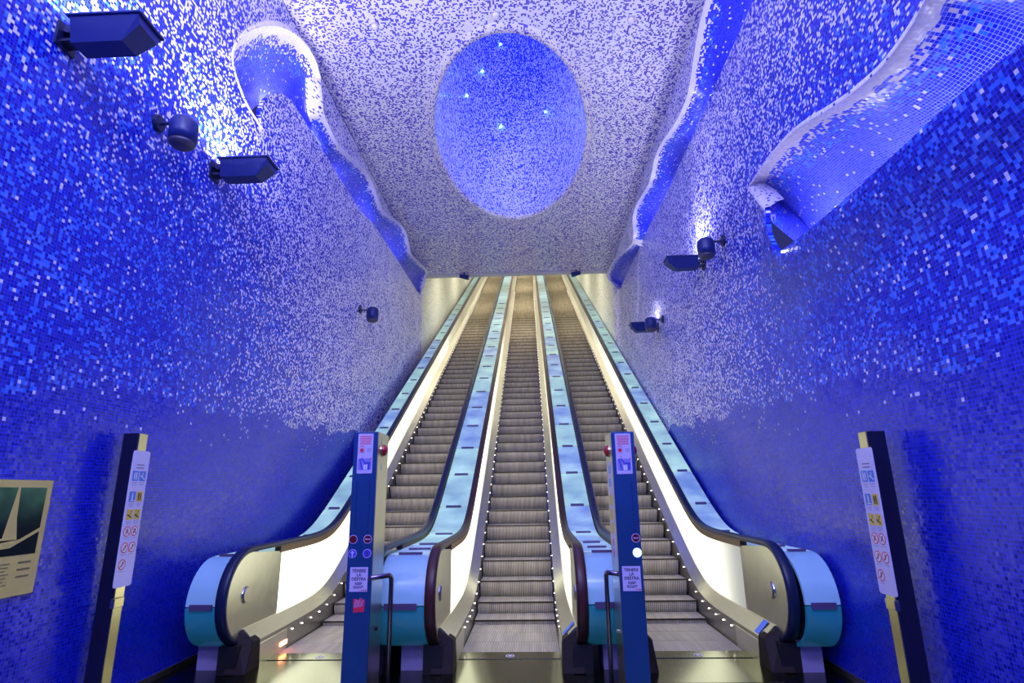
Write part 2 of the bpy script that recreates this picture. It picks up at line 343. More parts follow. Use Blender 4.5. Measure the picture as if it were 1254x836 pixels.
def seg_dist(p, poly):
    best = 1e9; bp = None
    for a, b in zip(poly, poly[1:]):
        dx, dy = b[0] - a[0], b[1] - a[1]; L = dx * dx + dy * dy
        t = 0 if L == 0 else max(0, min(1, ((p[0] - a[0]) * dx + (p[1] - a[1]) * dy) / L)); q = (a[0] + dx * t, a[1] + dy * t)
        d = math.dist(p, q)
        if d < best: best, bp = d, q
    return best
def wall_mesh(name, X, holes, y0=-8, y1=YC, z1=ZC, bulge=None, grid=None):
    bm = bmesh.new(); E = []
    for loop in [[(y0, 0), (y1, 0), (y1, z1), (y0, z1)]] + holes:
        vs = [bm.verts.new((X, y, z)) for y, z in loop]
        for i in range(len(vs)): E.append(bm.edges.new((vs[i], vs[(i + 1) % len(vs)])))
    bmesh.ops.triangle_fill(bm, use_beauty=True, edges=E)
    # drop any triangle that closed a hole
    def inside(p, poly):
        c = False; j = len(poly) - 1
        for i in range(len(poly)):
            if (poly[i][1] > p[1]) != (poly[j][1] > p[1]) and p[0] < (poly[j][0] - poly[i][0]) * (p[1] - poly[i][1]) / (poly[j][1] - poly[i][1]) + poly[i][0]: c = not c
            j = i
        return c
    kill = [f for f in bm.faces if any(inside((f.calc_center_median().y, f.calc_center_median().z), h) for h in holes)]
    bmesh.ops.delete(bm, geom=kill, context='FACES_ONLY')
    if grid:
        gy0, gy1, gz0, gz1, st = grid
        n = int((gy1 - gy0) / st)
        for i in range(n + 1): bmesh.ops.bisect_plane(bm, geom=bm.verts[:] + bm.edges[:] + bm.faces[:], plane_co=(0, gy0 + i * st, 0), plane_no=(0, 1, 0))
        n = int((gz1 - gz0) / st)
        for i in range(n + 1):
            geo = [f for f in bm.faces if min(v.co.y for v in f.verts) >= gy0 - .01 and max(v.co.y for v in f.verts) <= gy1 + .01]
            ed = list({e for f in geo for e in f.edges}); ve = list({v for f in geo for v in f.verts})
            bmesh.ops.bisect_plane(bm, geom=ve + ed + geo, plane_co=(0, 0, gz0 + i * st), plane_no=(0, 0, 1))
        for v in bm.verts: v.co.x += bulge(v.co.y, v.co.z)
    # turned-in edge round each opening
    be = [e for e in bm.edges if e.is_boundary and not all(abs(v.co.y - y0) < 1e-4 or abs(v.co.y - y1) < 1e-4 or abs(v.co.z) < 1e-4 or abs(v.co.z - z1) < 1e-4 for v in e.verts)]
    r = bmesh.ops.extrude_edge_only(bm, edges=be); sgn = -1 if X < 0 else 1
    for v in [g for g in r['geom'] if isinstance(g, bmesh.types.BMVert)]: v.co.x += sgn * .05
    want = Vector((-sgn, 0, 0))
    for f in bm.faces:
        if abs(f.normal.x) > .5 and f.normal.dot(want) < 0: f.normal_flip()
    return bm
def hood(name, X, outp, inp, xo, depth, parent_label, cat, M=14, rim=.12, xin=None, hm=None):
    """concave mosaic sheet from the wall's slot (inp) out to the wavy free edge (outp)"""
    sgn = -1 if X < 0 else 1; xin = X if xin is None else xin; xof = xo
    root = thing(name, parent_label, cat)
    bm = bmesh.new(); uvl = bm.loops.layers.uv.new('UVMap'); n = len(outp); rows = []; U = 0; info = {}
    us = [0]
    for a, b in zip(zip(outp, inp), zip(outp[1:], inp[1:])): us.append(us[-1] + (math.dist(a[0], b[0]) + math.dist(a[1], b[1])) / 2)
    for i in range(n):
        row = []; pts = []
        wdt = math.dist(outp[i], inp[i])
        dd = min(depth, wdt * .55)
        for j in range(M + 1):
            s = j / M; e = min(.14, wdt * .3) / max(wdt, .01); fr = -e + (1 + e) * math.sin(s * math.pi / 2)
            y = inp[i][0] + (outp[i][0] - inp[i][0]) * fr; z = inp[i][1] + (outp[i][1] - inp[i][1]) * fr
            x = xof(i / (n - 1)) + (sgn * dd + xin - xof(i / (n - 1))) * math.cos(s * math.pi / 2)
            pts.append(Vector((x, y, z)))
        L = [0] * (M + 1)
        for j in range(M - 1, -1, -1): L[j] = L[j + 1] + (pts[j] - pts[j + 1]).length
        for j, p in enumerate(pts):
            v = bm.verts.new(p); info[v] = (us[i], L[j]); row.append(v)
        rows.append(row)
    for A, B in zip(rows, rows[1:]):
        for j in range(M):
            f = bm.faces.new((A[j], A[j + 1], B[j + 1], B[j])); f.smooth = True
    for f in bm.faces:
        for lp in f.loops: lp[uvl].uv = info[lp.vert]
    bmesh.ops.recalc_face_normals(bm, faces=bm.faces[:])
    link('cove_surface', bm, hm or M_HOODS, root)
    # free edge: narrow rim and the back of the hood returning to the wall
    bm = bmesh.new(); rows = []
    for i in range(n):
        o_, i_ = outp[i], inp[i]; a = outp[max(i - 1, 0)]; b = outp[min(i + 1, n - 1)]
        tx, ty = b[0] - a[0], b[1] - a[1]; L = math.hypot(tx, ty) or 1; ny, nz = -ty / L, tx / L
        if (o_[0] - i_[0]) * ny + (o_[1] - i_[1]) * nz < 0: ny, nz = -ny, -nz
        xo = xof(i / (n - 1)); k_ = min(1, abs(xo - X) / .1); rm = .02 + (rim - .02) * k_
        q = [(xo, 0), (xo, .03 * k_ + .004), (xo + (X - xo) * .3, .010 + .045 * k_), (xo + (X - xo) * .65, .3 * rm + .6 * rm * k_), (X - sgn * .004, rm + .005)]
        rows.append([bm.verts.new((x, o_[0] + ny * d, o_[1] + nz * d)) for x, d in q])
    for A, B in zip(rows, rows[1:]):
        for j in range(len(A) - 1): f = bm.faces.new((A[j], A[j + 1], B[j + 1], B[j])); f.smooth = True
    bmesh.ops.recalc_face_normals(bm, faces=bm.faces[:])
    uvl = bm.loops.layers.uv.new('UVMap')
    for f in bm.faces:
        for lp in f.loops: lp[uvl].uv = (lp.vert.co.y, lp.vert.co.z + lp.vert.co.x)
    link('cove_rim', bm, M_RIM, root)
    return root
XOL, XOR = -3.27, 2.45
sst = lambda a, b, t: (lambda k: k * k * (3 - 2 * k))(max(0, min(1, (t - a) / (b - a))))
fxl = lambda t: XL + .012 + (XOL - XL - .012) * sst(.12, .42, t) * (1 - .8 * sst(.93, 1, t))
fxr = lambda t: XR - .012 + (XOR - XR + .012) * (1 - .8 * sst(.93, 1, t))
fxp = lambda t: XR - .012 + (XPO - XR + .012) * (1 - sst(.72, .86, t)) - .17 * sst(.8, .95, t)
lo = smooth(segs(left_out, (10, 16, 60, 6), fxl), 1); li = smooth(segs(left_in, (10, 16, 60, 6), XL), 1)
ro = smooth(segs(right_out, (78, 6), fxr), 1); ri = smooth(segs(right_in, (78, 6), XR), 1)
XPI, XPO = 2.52, 2.45
po = smooth(segs(pock_out, (56, 16), fxp), 1); pi_ = smooth(segs(pock_in, (56, 16), XPI), 1)
lo = [(min(y, YC - .15), min(z, ZC - .03)) for y, z in lo]; ro = [(min(y, YC - .15), min(z, ZC - .03)) for y, z in ro]
def clampend(p): return [(min(y, YC - .2), z) for y, z in p]
li, ri = clampend(li), clampend(ri)
hole_l = lo + li[::-1]; hole_r = ro + ri[::-1]; hole_p = po + pi_[::-1]
def bulge(y, z):
    d = seg_dist((y, z), pi_)
    return (XPI - XR) * math.exp(-(d / .42) ** 2) if d < 1.6 else 0
wl = struct(link('wall_left', wall_mesh('wl', XL, [hole_l]), M_WALL))
bmr = wall_mesh('wr', XR, [hole_r, hole_p], bulge=bulge, grid=(.9, 8.1, 2.55, 6.3, .15))
wr = struct(link('wall_right', bmr, M_WALL))
for p_ in wr.data.polygons: p_.use_smooth = abs(p_.normal.x) > .5
hood('light_cove', XL, lo, li, fxl, .24, 'wavy mosaic light cove high on the left wall, ending in a round white-rimmed bulb', 'light cove', hm=M_HOODB)
hood('light_cove', XR, ro, ri, fxr, .24, 'narrow wavy mosaic light cove beside the ceiling on the right wall', 'light cove')
ph = hood('wall_pocket', XR, po, pi_, fxp, .5, 'large glowing mosaic pocket opening in the right wall above head height', 'wall niche', xin=XPI, hm=M_HOOD)
# dark backing inside the pocket's slot
# lamp strips hidden in the coves (they shine on the coves' own inner surfaces)
def strip_light(pts, X, off, up, power, col, nseg, size):
    n = len(pts)
    for k in range(nseg):
        a = pts[int(n * (k + .2) / nseg)]; b = pts[min(int(n * (k + .8) / nseg), n - 1)]
        m_ = ((a[0] + b[0]) / 2, (a[1] + b[1]) / 2); L = math.dist(a, b)
        o = area('cove_strip_lamp', (X + off, m_[0], m_[1] + up), (0, 0, 1), size, L, power * L, col)
        d = Vector((0, b[0] - a[0], b[1] - a[1])).normalized(); zax = Vector((-1 if X > 0 else 1, 0, -.45)); zax = (zax - d * zax.dot(d)).normalized(); xax = d.cross(zax)
        o.rotation_euler = Matrix((xax, d, zax)).transposed().to_euler()
strip_light(pi_[:60], XPI, .07, -.05, 11, (.80, .84, 1), 6, .04)
area('cove_bulb_fill', (XL - .14, li[20][0] + .1, li[20][1] - .2), (.0, -.3, 1), .1, .6, 13, (.85, .85, 1))  # added light inside the bulb, stands in for spill from the floodlight
strip_light(li[32:80], XL, -.07, -.05, 6, (.45, .5, 1), 4, .04)
area('cove_strip_lamp', (XPI + .04, pi_[57][0], pi_[57][1] - .06), (.5, -.5, 1), .06, .2, 7, (.9, .92, 1))
strip_light(ri[:74], XR, .07, -.03, 8, (.4, .5, 1), 4, .04)

# ceiling with the oval opening
EA, EB, EX, EY = 1.53, 3.06, -.30, 10.36
def ell(a, b, n=96): return [(EX + a * math.cos(2 * math.pi * k / n), EY + b * math.sin(2 * math.pi * k / n)) for k in range(n)]
bm = bmesh.new(); E = []
for loop in ([(XL, -8), (XR, -8), (XR, YC), (XL, YC)], ell(EA + .16, EB + .22)):
    vs_ = [bm.verts.new((x, y, ZC)) for x, y in loop]
    for i in range(len(vs_)): E.append(bm.edges.new((vs_[i], vs_[(i + 1) % len(vs_)])))
bmesh.ops.triangle_fill(bm, use_beauty=True, edges=E)
bmesh.ops.delete(bm, geom=[f for f in bm.faces if ((f.calc_center_median().x - EX) / EA) ** 2 + ((f.calc_center_median().y - EY) / EB) ** 2 < 1], context='FACES_ONLY')
for f in bm.faces:
    f.normal_update()
    if f.normal.z > 0: f.normal_flip()
struct(link('ceiling', bm, M_CEIL))
bm = bmesh.new(); bx(bm, XL, XR, YC, YC + .25, ZC - .035, ZC + 1.2)
struct(link('trim_1', bm, mat('ceiling_edge', (.5, .5, .6), .5)))
# oval shaft
sh = thing('oval_light_shaft', 'oval shaft lined with blue mosaic rising through the ceiling over the escalators', 'skylight', (EX, EY, ZC))
def loft_ell(name, prof, m, parent, n=96):
    bm = bmesh.new(); uvl = bm.loops.layers.uv.new('UVMap'); rings = []; vd = 0; last = None; info = {}
    for (a, b, z, dy) in prof:
        if last: vd += math.dist((a, b, z), last)
        last = (a, b, z)
        ring = []
        for k in range(n):
            t = 2 * math.pi * k / n; v = bm.verts.new((a * math.cos(t), dy + b * math.sin(t), z - ZC)); ring.append(v); info[v] = (k, vd)
        rings.append(ring)
    for A, B in zip(rings, rings[1:]):
        for k in range(n):
            f = bm.faces.new((A[k], A[(k + 1) % n], B[(k + 1) % n], B[k])); f.smooth = True
            ks = (k, k + 1, k + 1, k)
            for lp, kk in zip(f.loops, ks): lp[uvl].uv = (kk * 2 * math.pi / n * 2.0, info[lp.vert][1])
    for f in bm.faces: f.normal_update()
    o = link(name, bm, m, parent); return o
M_ORIM = mosaic('oval_rim_mosaic', 'shaft', white=(.85, .80, .78, 1), deep=(.02, .012, .42, 1), deep2=(.05, .04, .62, 1), grout=(.3, .28, .7, 1), light=(.85, .80, .85, 1), light2=(.85, .80, .8, 1))
loft_ell('rim', [(EA + .16, EB + .22, ZC, 0), (EA + .10, EB + .14, ZC - .05, 0), (EA + .02, EB + .03, ZC - .03, 0), (EA, EB, ZC + .04, 0)], M_ORIM, sh)
prof = [(EA + .0, EB + .0, ZC + .03, 0)] + [(EA * (1 + .10 * math.sin(math.pi * min(t * 1.6, 1)) - .42 * t), EB * (1 + .06 * math.sin(math.pi * min(t * 1.6, 1)) - .42 * t), ZC + .03 + 8.2 * t, 0) for t in [i / 16 for i in range(1, 17)]]
so = loft_ell('shaft_wall', prof, M_SHAFT, sh)
bm = bmesh.new(); bm.faces.new([bm.verts.new((.62 * EA * math.cos(t), .62 * EB * math.sin(t), 8.2)) for t in [2 * math.pi * k / 48 for k in range(48)]])
link('shaft_cap', bm, mat('shaft_cap_blue', (.05, .1, .8), .5, 0, (.08, .16, 1), 1.2), sh)
area('shaft_lamp', (EX, EY, ZC + 7.9), (0, .15, -1), 1.2, 2.6, 130, (.26, .34, .95))
area('shaft_lamp', (EX + .2, EY - 1.9, ZC + 1.2), (0, 1, .25), 1.0, .3, 60, (.52, .56, .95))
M_STAR = mat('cyan_point_lamp', (.5, 1, .9), .5, 0, (.3, 1, .8), 16)
def shaft_point(u, v):
    """where the view through pixel (u,v) meets the shaft wall"""
    d = (CAM_R @ Vector((u - 627, -(v - 418), -688))).normalized(); t = (ZC + .05 - CAM_O.z) / d.z
    while t < 40:
        p = CAM_O + d * t; h = (p.z - ZC - .03) / 8.2; k = min(h * 1.6, 1)
        a = EA * (1 + .10 * math.sin(math.pi * k) - .42 * h); b = EB * (1 + .06 * math.sin(math.pi * k) - .42 * h)
        if ((p.x - EX) / a) ** 2 + ((p.y - EY) / b) ** 2 > .985: return p - d * .03
        t += .02
    return p
for k, (u, v) in enumerate([(613, 54), (591, 87), (572, 117), (667.5, 137), (613.5, 154)]):
    p = shaft_point(u, v); bm = bmesh.new(); bmesh.ops.create_icosphere(bm, subdivisions=2, radius=.024 + .004 * (k == 1)); bmesh.ops.translate(bm, verts=bm.verts, vec=p - Vector((EX, EY, ZC)))
    link('point_lamp', bm, M_STAR, sh)
# other structure
bm = bmesh.new(); bx(bm, XL, XR, -8, YT, -.25, -.001)
struct(link('floor', bm, M_FLOOR))
bm = bmesh.new(); bx(bm, XL, XR, -8.2, -8, 0, ZC)
struct(link('wall_back', bm, M_WALL))
for nm, X, s in (('wall_upper_left', XL, -1), ('wall_upper_right', XR, 1)):
    bm = bmesh.new(); v = [bm.verts.new((X + s * .0, y, z)) for y, z in ((YC, 0), (YT, 0), (YT, 25), (YC, ZC + 3.2))]
    f = bm.faces.new(v); f.normal_update()
    if f.normal.x * s > 0: f.normal_flip()
    struct(link(nm, bm, M_TUN))
bm = bmesh.new()
prism(bm, [(YC + .25, .566 * (YC - 7.8) + 3.3), (YT, .566 * (YT - 7.8) + 3.3), (YT, .566 * (YT - 7.8) + 3.5), (YC + .25, .566 * (YC - 7.8) + 3.5)], XL, XR, lambda p, t: (t, p[0], p[1]))
struct(link('ceiling_upper', bm, mat('tunnel_ceiling', (.45, .44, .38), .7)))
bm = bmesh.new(); bx(bm, XL, XR, YT + .06, YT + .2, 15, 25)
struct(link('wall_end', bm, M_TUN))
# black base boards
for nm, x0, x1 in (('baseboard_left', XL, XL + .02), ('baseboard_right', XR - .02, XR)):
    struct(box(nm, (x0, x1, -8, 6.6, -.02, .05), M_BRASS))

# ------------------------------------------------------------------ escalators
def extr(bm, pts, x0, x1): prism(bm, pts, x0, x1, lambda p, t: (t, p[0], p[1]))
def band(f_lo, f_hi, y0, y1): 
    yy = ys(y0, y1); return [(y, f_lo(y)) for y in yy] + [(y, f_hi(y)) for y in yy[::-1]]
NY, NZ, NR = 5.93, .655, .435
def rail_path(r_off=0):
    pts = []
    for k in range(0, 19):
        t = R_(285 - k * 195 / 18)           # from underneath round the front to the top
        pts.append((NY + (NR + r_off) * math.cos(t), NZ + (NR + r_off) * math.sin(t)))
    pts += [(y, Z_RAIL(y) + r_off) for y in ys(NY + .1, YT)]
    return pts
def step_bm():
    bm = bmesh.new()
    out = [(0, 0), (-.004, -.012), (.006, -.03)]
    for k in range(7): t = k / 6; out.append((.006 + .085 * t ** 1.6, -.03 - .20 * t))
    out += [(.40, -.23), (.405, 0)]
    extr(bm, out, -.505, .505); return bm
def step_edge_bm():
    bm = bmesh.new(); extr(bm, [(-.007, .001), (-.007, -.014), (.012, -.016), (.012, .001)], -.506, .506); return bm
LEDY = [6.6, 6.87, 7.14, 7.41, 7.68, 7.95, 8.22, 8.5, 8.8]
def escalator(xc, label, rubL, rubR, signal, blue_label):
    r = thing('escalator', label, 'escalator', (xc, 6.0, 0), 'three escalators side by side'); O = Vector((xc, 6.0, 0))
    def sh_(bm):
        bmesh.ops.translate(bm, verts=bm.verts, vec=(0, -6.0, 0)); return bm
    # steps
    proto = None; ye = []
    k = 0
    for k in range(-1, 87):
        y = 8.1 + .4 * k; 
        if proto is None:
            s = link('step', step_bm(), M_STEP, r); e = link('tread_edge', step_edge_bm(), M_STEPE, s); proto = (s, e)
        else:
            s = proto[0].copy(); C.link(s); s.parent = r; 
            if k < 40: e = proto[1].copy(); C.link(e); e.parent = s
        s.location = (0, y - 6.0, max(Z_STEP(y), .058) if k < 0 else Z_STEP(y)) if k >= 0 else (0, y - 6, Z_STEP(y))
    for (a, b) in ((6.42, 6.85), (6.86, 7.27), (7.28, 7.695)):
        box('flat_step', (-.505, .505, a - 6, b - 6, -.03, .004), M_STEP, r)
    box('comb_plate', (-.52, .52, 6.17 - 6, 6.41 - 6, -.02, .012), M_LANDING, r, .003)
    box('floor_plate', (-.60, .60, 5.44 - 6, 6.16 - 6, -.02, .006), M_LANDING, r, .003)
    # small oval emblem let into the comb plate
    bm = bmesh.new(); n = 20
    for ra, rb in ((.045, .034), (.018, .001)):
        A = [bm.verts.new((ra * math.cos(2 * math.pi * q / n), .26 + ra * 1.15 * math.sin(2 * math.pi * q / n), .0145)) for q in range(n)]
        B = [bm.verts.new((rb * math.cos(2 * math.pi * q / n), .26 + rb * 1.15 * math.sin(2 * math.pi * q / n), .0145)) for q in range(n)]
        for q in range(n): bm.faces.new((A[q], A[(q + 1) % n], B[(q + 1) % n], B[q]))
    link('emblem', bm, M_WHT, r)
    for s in (-1, 1):
        xx = lambda a, b: (min(s * a, s * b), max(s * a, s * b))
        # skirt: upright face with small lamps
        bm = bmesh.new(); extr(bm, band(lambda y: Z_STEP(y) - .25 if y > 6.3 else -.02, Z_SKT, 5.98, YT), *xx(.525, .545))
        sk = link('skirt', sh_(bm), M_SKIRT, r)
        led = None; yy = 6.25
        cnt = 0
        while yy < 30 and cnt < 90:
            z = Z_SKT(yy) - .075
            if yy > 6.5 or s * 1 == -1 and yy > 6.4:
                if led is None:
                    bm = bmesh.new(); bmesh.ops.create_icosphere(bm, subdivisions=1, radius=.0075); led = link('skirt_lamp', bm, M_LEDW, sk); o = led
                else: o = led.copy(); C.link(o); o.parent = sk
                o.location = (s * .519, yy - 6, z)
            yy += .27; cnt += 1
        # sloping inner deck
        bm = bmesh.new(); yl = ys(5.9, YT); A = []
        for y in yl:
            A.append([bm.verts.new(p) for p in ((s * .523, y, Z_SKT(y)), (s * .645, y, Z_LITB(y)), (s * .70, y, Z_LITB(y)), (s * .70, y, Z_SKT(y) - .1), (s * .545, y, Z_SKT(y) - .1))])
        for a, b in zip(A, A[1:]):
            for q in range(5): bm.faces.new((a[q], a[(q + 1) % 5], b[(q + 1) % 5], b[q]))
        bm.faces.new(A[0]); bm.faces.new(A[-1][::-1]); bmesh.ops.recalc_face_normals(bm, faces=bm.faces[:])
        link('inner_deck', sh_(bm), M_DECK, r)
        # brown cap at the entry of the deck
        bm = bmesh.new()
        vs8 = [(s * .50, 5.70, 0), (s * .71, 5.70, 0), (s * .71, 6.0, 0), (s * .50, 6.0, 0), (s * .515, 5.86, .25), (s * .70, 5.84, .36), (s * .70, 6.0, .36), (s * .515, 6.0, .25)]
        v = [bm.verts.new(p) for p in vs8]
        for f in ((0, 3, 2, 1), (4, 5, 6, 7), (0, 1, 5, 4), (1, 2, 6, 5), (2, 3, 7, 6), (3, 0, 4, 7)): bm.faces.new([v[i] for i in f])
        bmesh.ops.recalc_face_normals(bm, faces=bm.faces[:]); bmesh.ops.bevel(bm, geom=bm.edges[:], offset=.008, segments=1, affect='EDGES')
        cp = link('entry_cap', sh_(bm), M_CAP, r)
        box('access_panel', (*xx(.508, .522), 5.99 - 6, 6.62 - 6, .0, .205), M_DECK, r, .004)
        bm = bmesh.new(); bmesh.ops.create_icosphere(bm, subdivisions=1, radius=.010); bmesh.ops.translate(bm, verts=bm.verts, vec=(s * .575, -.176, .20)); link('indicator_lamp', bm, M_LEDR, cp)
        if blue_label and s == 1:
            bm = bmesh.new(); v = [bm.verts.new(p) for p in ((.53, .02, .253), (.53, .13, .253), (.638, .13, .358), (.638, .02, .358))]; bm.faces.new(v[::-1]); o = link('blue_label', bm, M_BLAB, r)
        # newel plate
        arc = [(NY + (NR - .035) * math.cos(R_(a)), NZ + (NR - .035) * math.sin(R_(a))) for a in range(90, 265, 8)]
        yy_ = ys(NY + .1, 6.66)
        pl = arc + [(5.92, .25), (6.66, .25), (6.66, Z_LITT(6.66))] 
        bm = bmesh.new(); extr(bm, pl, *xx(.662, .70)); np_ = link('newel_plate', sh_(bm), M_PLATE, r)
        bm = bmesh.new(); tube(bm, [(s * .640, 5.90 - 6, .66), (s * .652, 5.90 - 6, .66), (s * .664, 5.90 - 6, .66)], [.066, .078, .082], 24); link('round_cover', bm, M_STEEL, np_)
        # backlit panels
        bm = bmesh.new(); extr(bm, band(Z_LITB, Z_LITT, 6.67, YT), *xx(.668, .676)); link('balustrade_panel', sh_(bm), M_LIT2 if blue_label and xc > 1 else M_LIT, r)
        bm = bmesh.new(); extr(bm, band(lambda y: Z_LITB(y) - .15, lambda y: Z_LITT(y) + .03, 6.67, YT), *xx(.6765, .705)); link('light_stop_backing', sh_(bm), M_DARK, r)  # opaque sheet added to stop the panel glow spilling onto the decks
        bm = bmesh.new(); extr(bm, band(lambda y: Z_LITT(y) - .012, lambda y: Z_LITT(y) + .062, 6.62, YT), *xx(.655, .725)); link('rail_track', sh_(bm), M_TRACK, r)
        # handrail: C section swept along the path
        path = rail_path(); bm = bmesh.new(); prof = [(.045, -.035), (.052, -.012), (.047, .008), (.028, .018), (-.028, .018), (-.047, .008), (-.052, -.012), (-.045, -.035)]
        rings = []
        for i, (y, z) in enumerate(path):
            y0, z0 = path[max(i - 1, 0)]; y1, z1 = path[min(i + 1, len(path) - 1)]; L = math.hypot(y1 - y0, z1 - z0); ny, nz = -(z1 - z0) / L, (y1 - y0) / L
            rings.append([bm.verts.new((s * .69 + a, y + ny * b, z + nz * b)) for a, b in prof])
        for a, b in zip(rings, rings[1:]):
            for q in range(8): f = bm.faces.new((a[q], a[(q + 1) % 8], b[(q + 1) % 8], b[q])); f.smooth = q not in (7,)
        bm.faces.new(rings[0]); bm.faces.new(rings[-1][::-1]); bmesh.ops.recalc_face_normals(bm, faces=bm.faces[:])
        link('handrail', sh_(bm), rubR if s > 0 else rubL, r)
        # dark plinth under the newel
        box('newel_plinth', (*xx(.60, .78), 5.72 - 6, 7.2 - 6, -.02, .24), M_DARK, r)
    if signal:
        bm = bmesh.new(); bx(bm, -.509, -.500, 6.46 - 6, 6.62 - 6, .06, .10); link('signal_lamp', bm, M_SIGNAL, r)
    return r
escalator(-2.21, 'left escalator, its grey steps rising beside the left wall', M_RUBB, M_RUBB, True, False)
escalator(-.28, 'middle escalator, between the two blue information pylons', M_RUBR, M_RUBR, False, True)
escalator(1.59, 'right escalator, its grey steps rising beside the right wall', M_RUBB, M_RUBB, False, True)

# ------------------------------------------------------------------ glass-topped decks between and beside the escalators
DY = [5.96, 6.42, 7.0, 8.1] + [8.1 + .92 * k for k in range(1, 38)]
def deck(x0, x1, label, ped=None, dy=0):
    r = thing('escalator_deck', label, 'glass deck', (x0, 6, 0), 'glass-topped decks along the escalators')
    w_ = x1 - x0
    def pnl(path, m, nm='deck_panel', th=.03):
        bm = bmesh.new(); ribbon(bm, [(y - 6 + dy, z) for y, z in path], .0, w_, th); o = link(nm, bm, m, r)
        for f in o.data.polygons: f.use_smooth = abs(f.normal.x) < .5 and nm == 'drum_panel'
        if nm == 'drum_panel': o.modifiers.new('edges', 'EDGE_SPLIT').split_angle = R_(50)
        return o
    cy, cz, rr = 5.98, .605, .41
    arc = lambda a0, a1: [(cy + rr * math.cos(R_(a0 + (a1 - a0) * i / 10)), cz + rr * math.sin(R_(a0 + (a1 - a0) * i / 10))) for i in range(11)]
    pnl(arc(272, 181), M_DRUML, 'drum_panel'); pnl(arc(179, 91), M_DRUMU, 'drum_panel')
    for a, b in zip(DY, DY[1:]):
        n = 6 if a < 10 else 2
        pnl([(a + .014 + (b - a - .028) * i / n, Z_DK(a + .014 + (b - a - .028) * i / n)) for i in range(n + 1)], M_GLASS)
    # dark channel under the panels
    bm = bmesh.new(); extr(bm, [(y - 6 + dy, z) for y, z in band(lambda y: Z_DK(y) - .5 if y > 7 else .24, lambda y: Z_DK(y) - .035, 6.1, YT)], .01, w_ - .01); link('channel', bm, M_DARK, r)
    # clips at every joint
    cl = None
    for y in DY[:-1]:
        if y > 24: break
        if cl is None:
            bm = bmesh.new(); bx(bm, -w_ * .27, w_ * .27, -.022, .022, -.004, .020); cl = link('joint_clip', bm, M_CLIP, r); o = cl
        else: o = cl.copy(); C.link(o); o.parent = r
        o.location = (w_ / 2, y - 6 + dy, Z_DK(y)); o.rotation_euler = (math.atan(T) if y > 8.6 else 0, 0, 0)
    o = cl.copy(); C.link(o); o.parent = r; o.location = (w_ / 2 , cy - rr - 6 + dy, cz + .0); o.rotation_euler = (R_(90), 0, 0); o.scale = (1.3, 1.2, 1)
    px0, px1 = ped if ped else (w_ * .35, w_ * .85)
    box('pedestal', (px0, px1, 5.88 - 6 + dy, 6.3 - 6 + dy, -.02, .21), M_PED, r)
    return r
deck(-3.27, -2.965, 'glass-topped deck with a blue drum end beside the left wall', (.0, .21), .0)
deck(-1.46, -1.03, 'glass-topped deck between the left and middle escalators', (.17, .39), -.03)
deck(.47, .84, 'glass-topped deck between the middle and right escalators', (.14, .36), -.03)
deck(2.345, 2.645, 'glass-topped deck with a blue drum end beside the right wall', (.02, .22), -.15)

# ------------------------------------------------------------------ flat print helper
def frame(origin, u, v):
    u = Vector(u).normalized(); v = Vector(v).normalized(); n = u.cross(v)
    return Matrix(((u.x, v.x, n.x, origin[0]), (u.y, v.y, n.y, origin[1]), (u.z, v.z, n.z, origin[2]), (0, 0, 0, 1)))
def flat(name, polys, m, parent, Mx, w0, th=.0012):
    bm = bmesh.new()
    for pts in polys:
        A = [bm.verts.new(Mx @ Vector((p[0], p[1], w0 + th))) for p in pts]; B = [bm.verts.new(Mx @ Vector((p[0], p[1], w0))) for p in pts]
        bm.faces.new(A)
        for i in range(len(pts)): bm.faces.new((A[i], B[i], B[(i + 1) % len(pts)], A[(i + 1) % len(pts)]))
    bmesh.ops.recalc_face_normals(bm, faces=bm.faces[:])
    return link(name, bm, m, parent)
def rect(cx, cy, w, h): return [(cx - w / 2, cy - h / 2), (cx + w / 2, cy - h / 2), (cx + w / 2, cy + h / 2), (cx - w / 2, cy + h / 2)]
def disc(cx, cy, r, n=24): return [(cx + r * math.cos(2 * math.pi * k / n), cy + r * math.sin(2 * math.pi * k / n)) for k in range(n)]
def line(x0, y0, x1, y1, w):
    dx, dy = x1 - x0, y1 - y0; L = math.hypot(dx, dy); nx, ny = -dy / L * w / 2, dx / L * w / 2
    return [(x0 - nx, y0 - ny), (x1 - nx, y1 - ny), (x1 + nx, y1 + ny), (x0 + nx, y0 + ny)]
def rrect(cx, cy, w, h, r, n=5):
    out = []
    for sx, sy, a0 in ((1, 1, 0), (-1, 1, 90), (-1, -1, 180), (1, -1, 270)):
        for k in range(n + 1):
            t = R_(a0 + 90 * k / n); out.append((cx + sx * (w / 2 - r) + r * math.cos(t), cy + sy * (h / 2 - r) + r * math.sin(t)))
    return out
def writing(txt, size, cx, cy, m, parent, Mx, w0, name='lettering'):
    cu = bpy.data.curves.new('t', 'FONT'); cu.body = txt; cu.size = size; cu.align_x = 'CENTER'; cu.align_y = 'CENTER'; cu.resolution_u = 2; cu.extrude = .0004; cu.offset = size * .03
    o = bpy.data.objects.new('t', cu); C.link(o); bpy.context.view_layer.update()
    me = bpy.data.meshes.new_from_object(o.evaluated_get(bpy.context.evaluated_depsgraph_get())); bpy.data.objects.remove(o)
    me.transform(Mx @ Matrix.Translation((cx, cy, w0 + .0006))); me.name = name; me.materials.clear(); me.materials.append(m)
    q = bpy.data.objects.new(name, me); C.link(q); q.parent = parent; return q

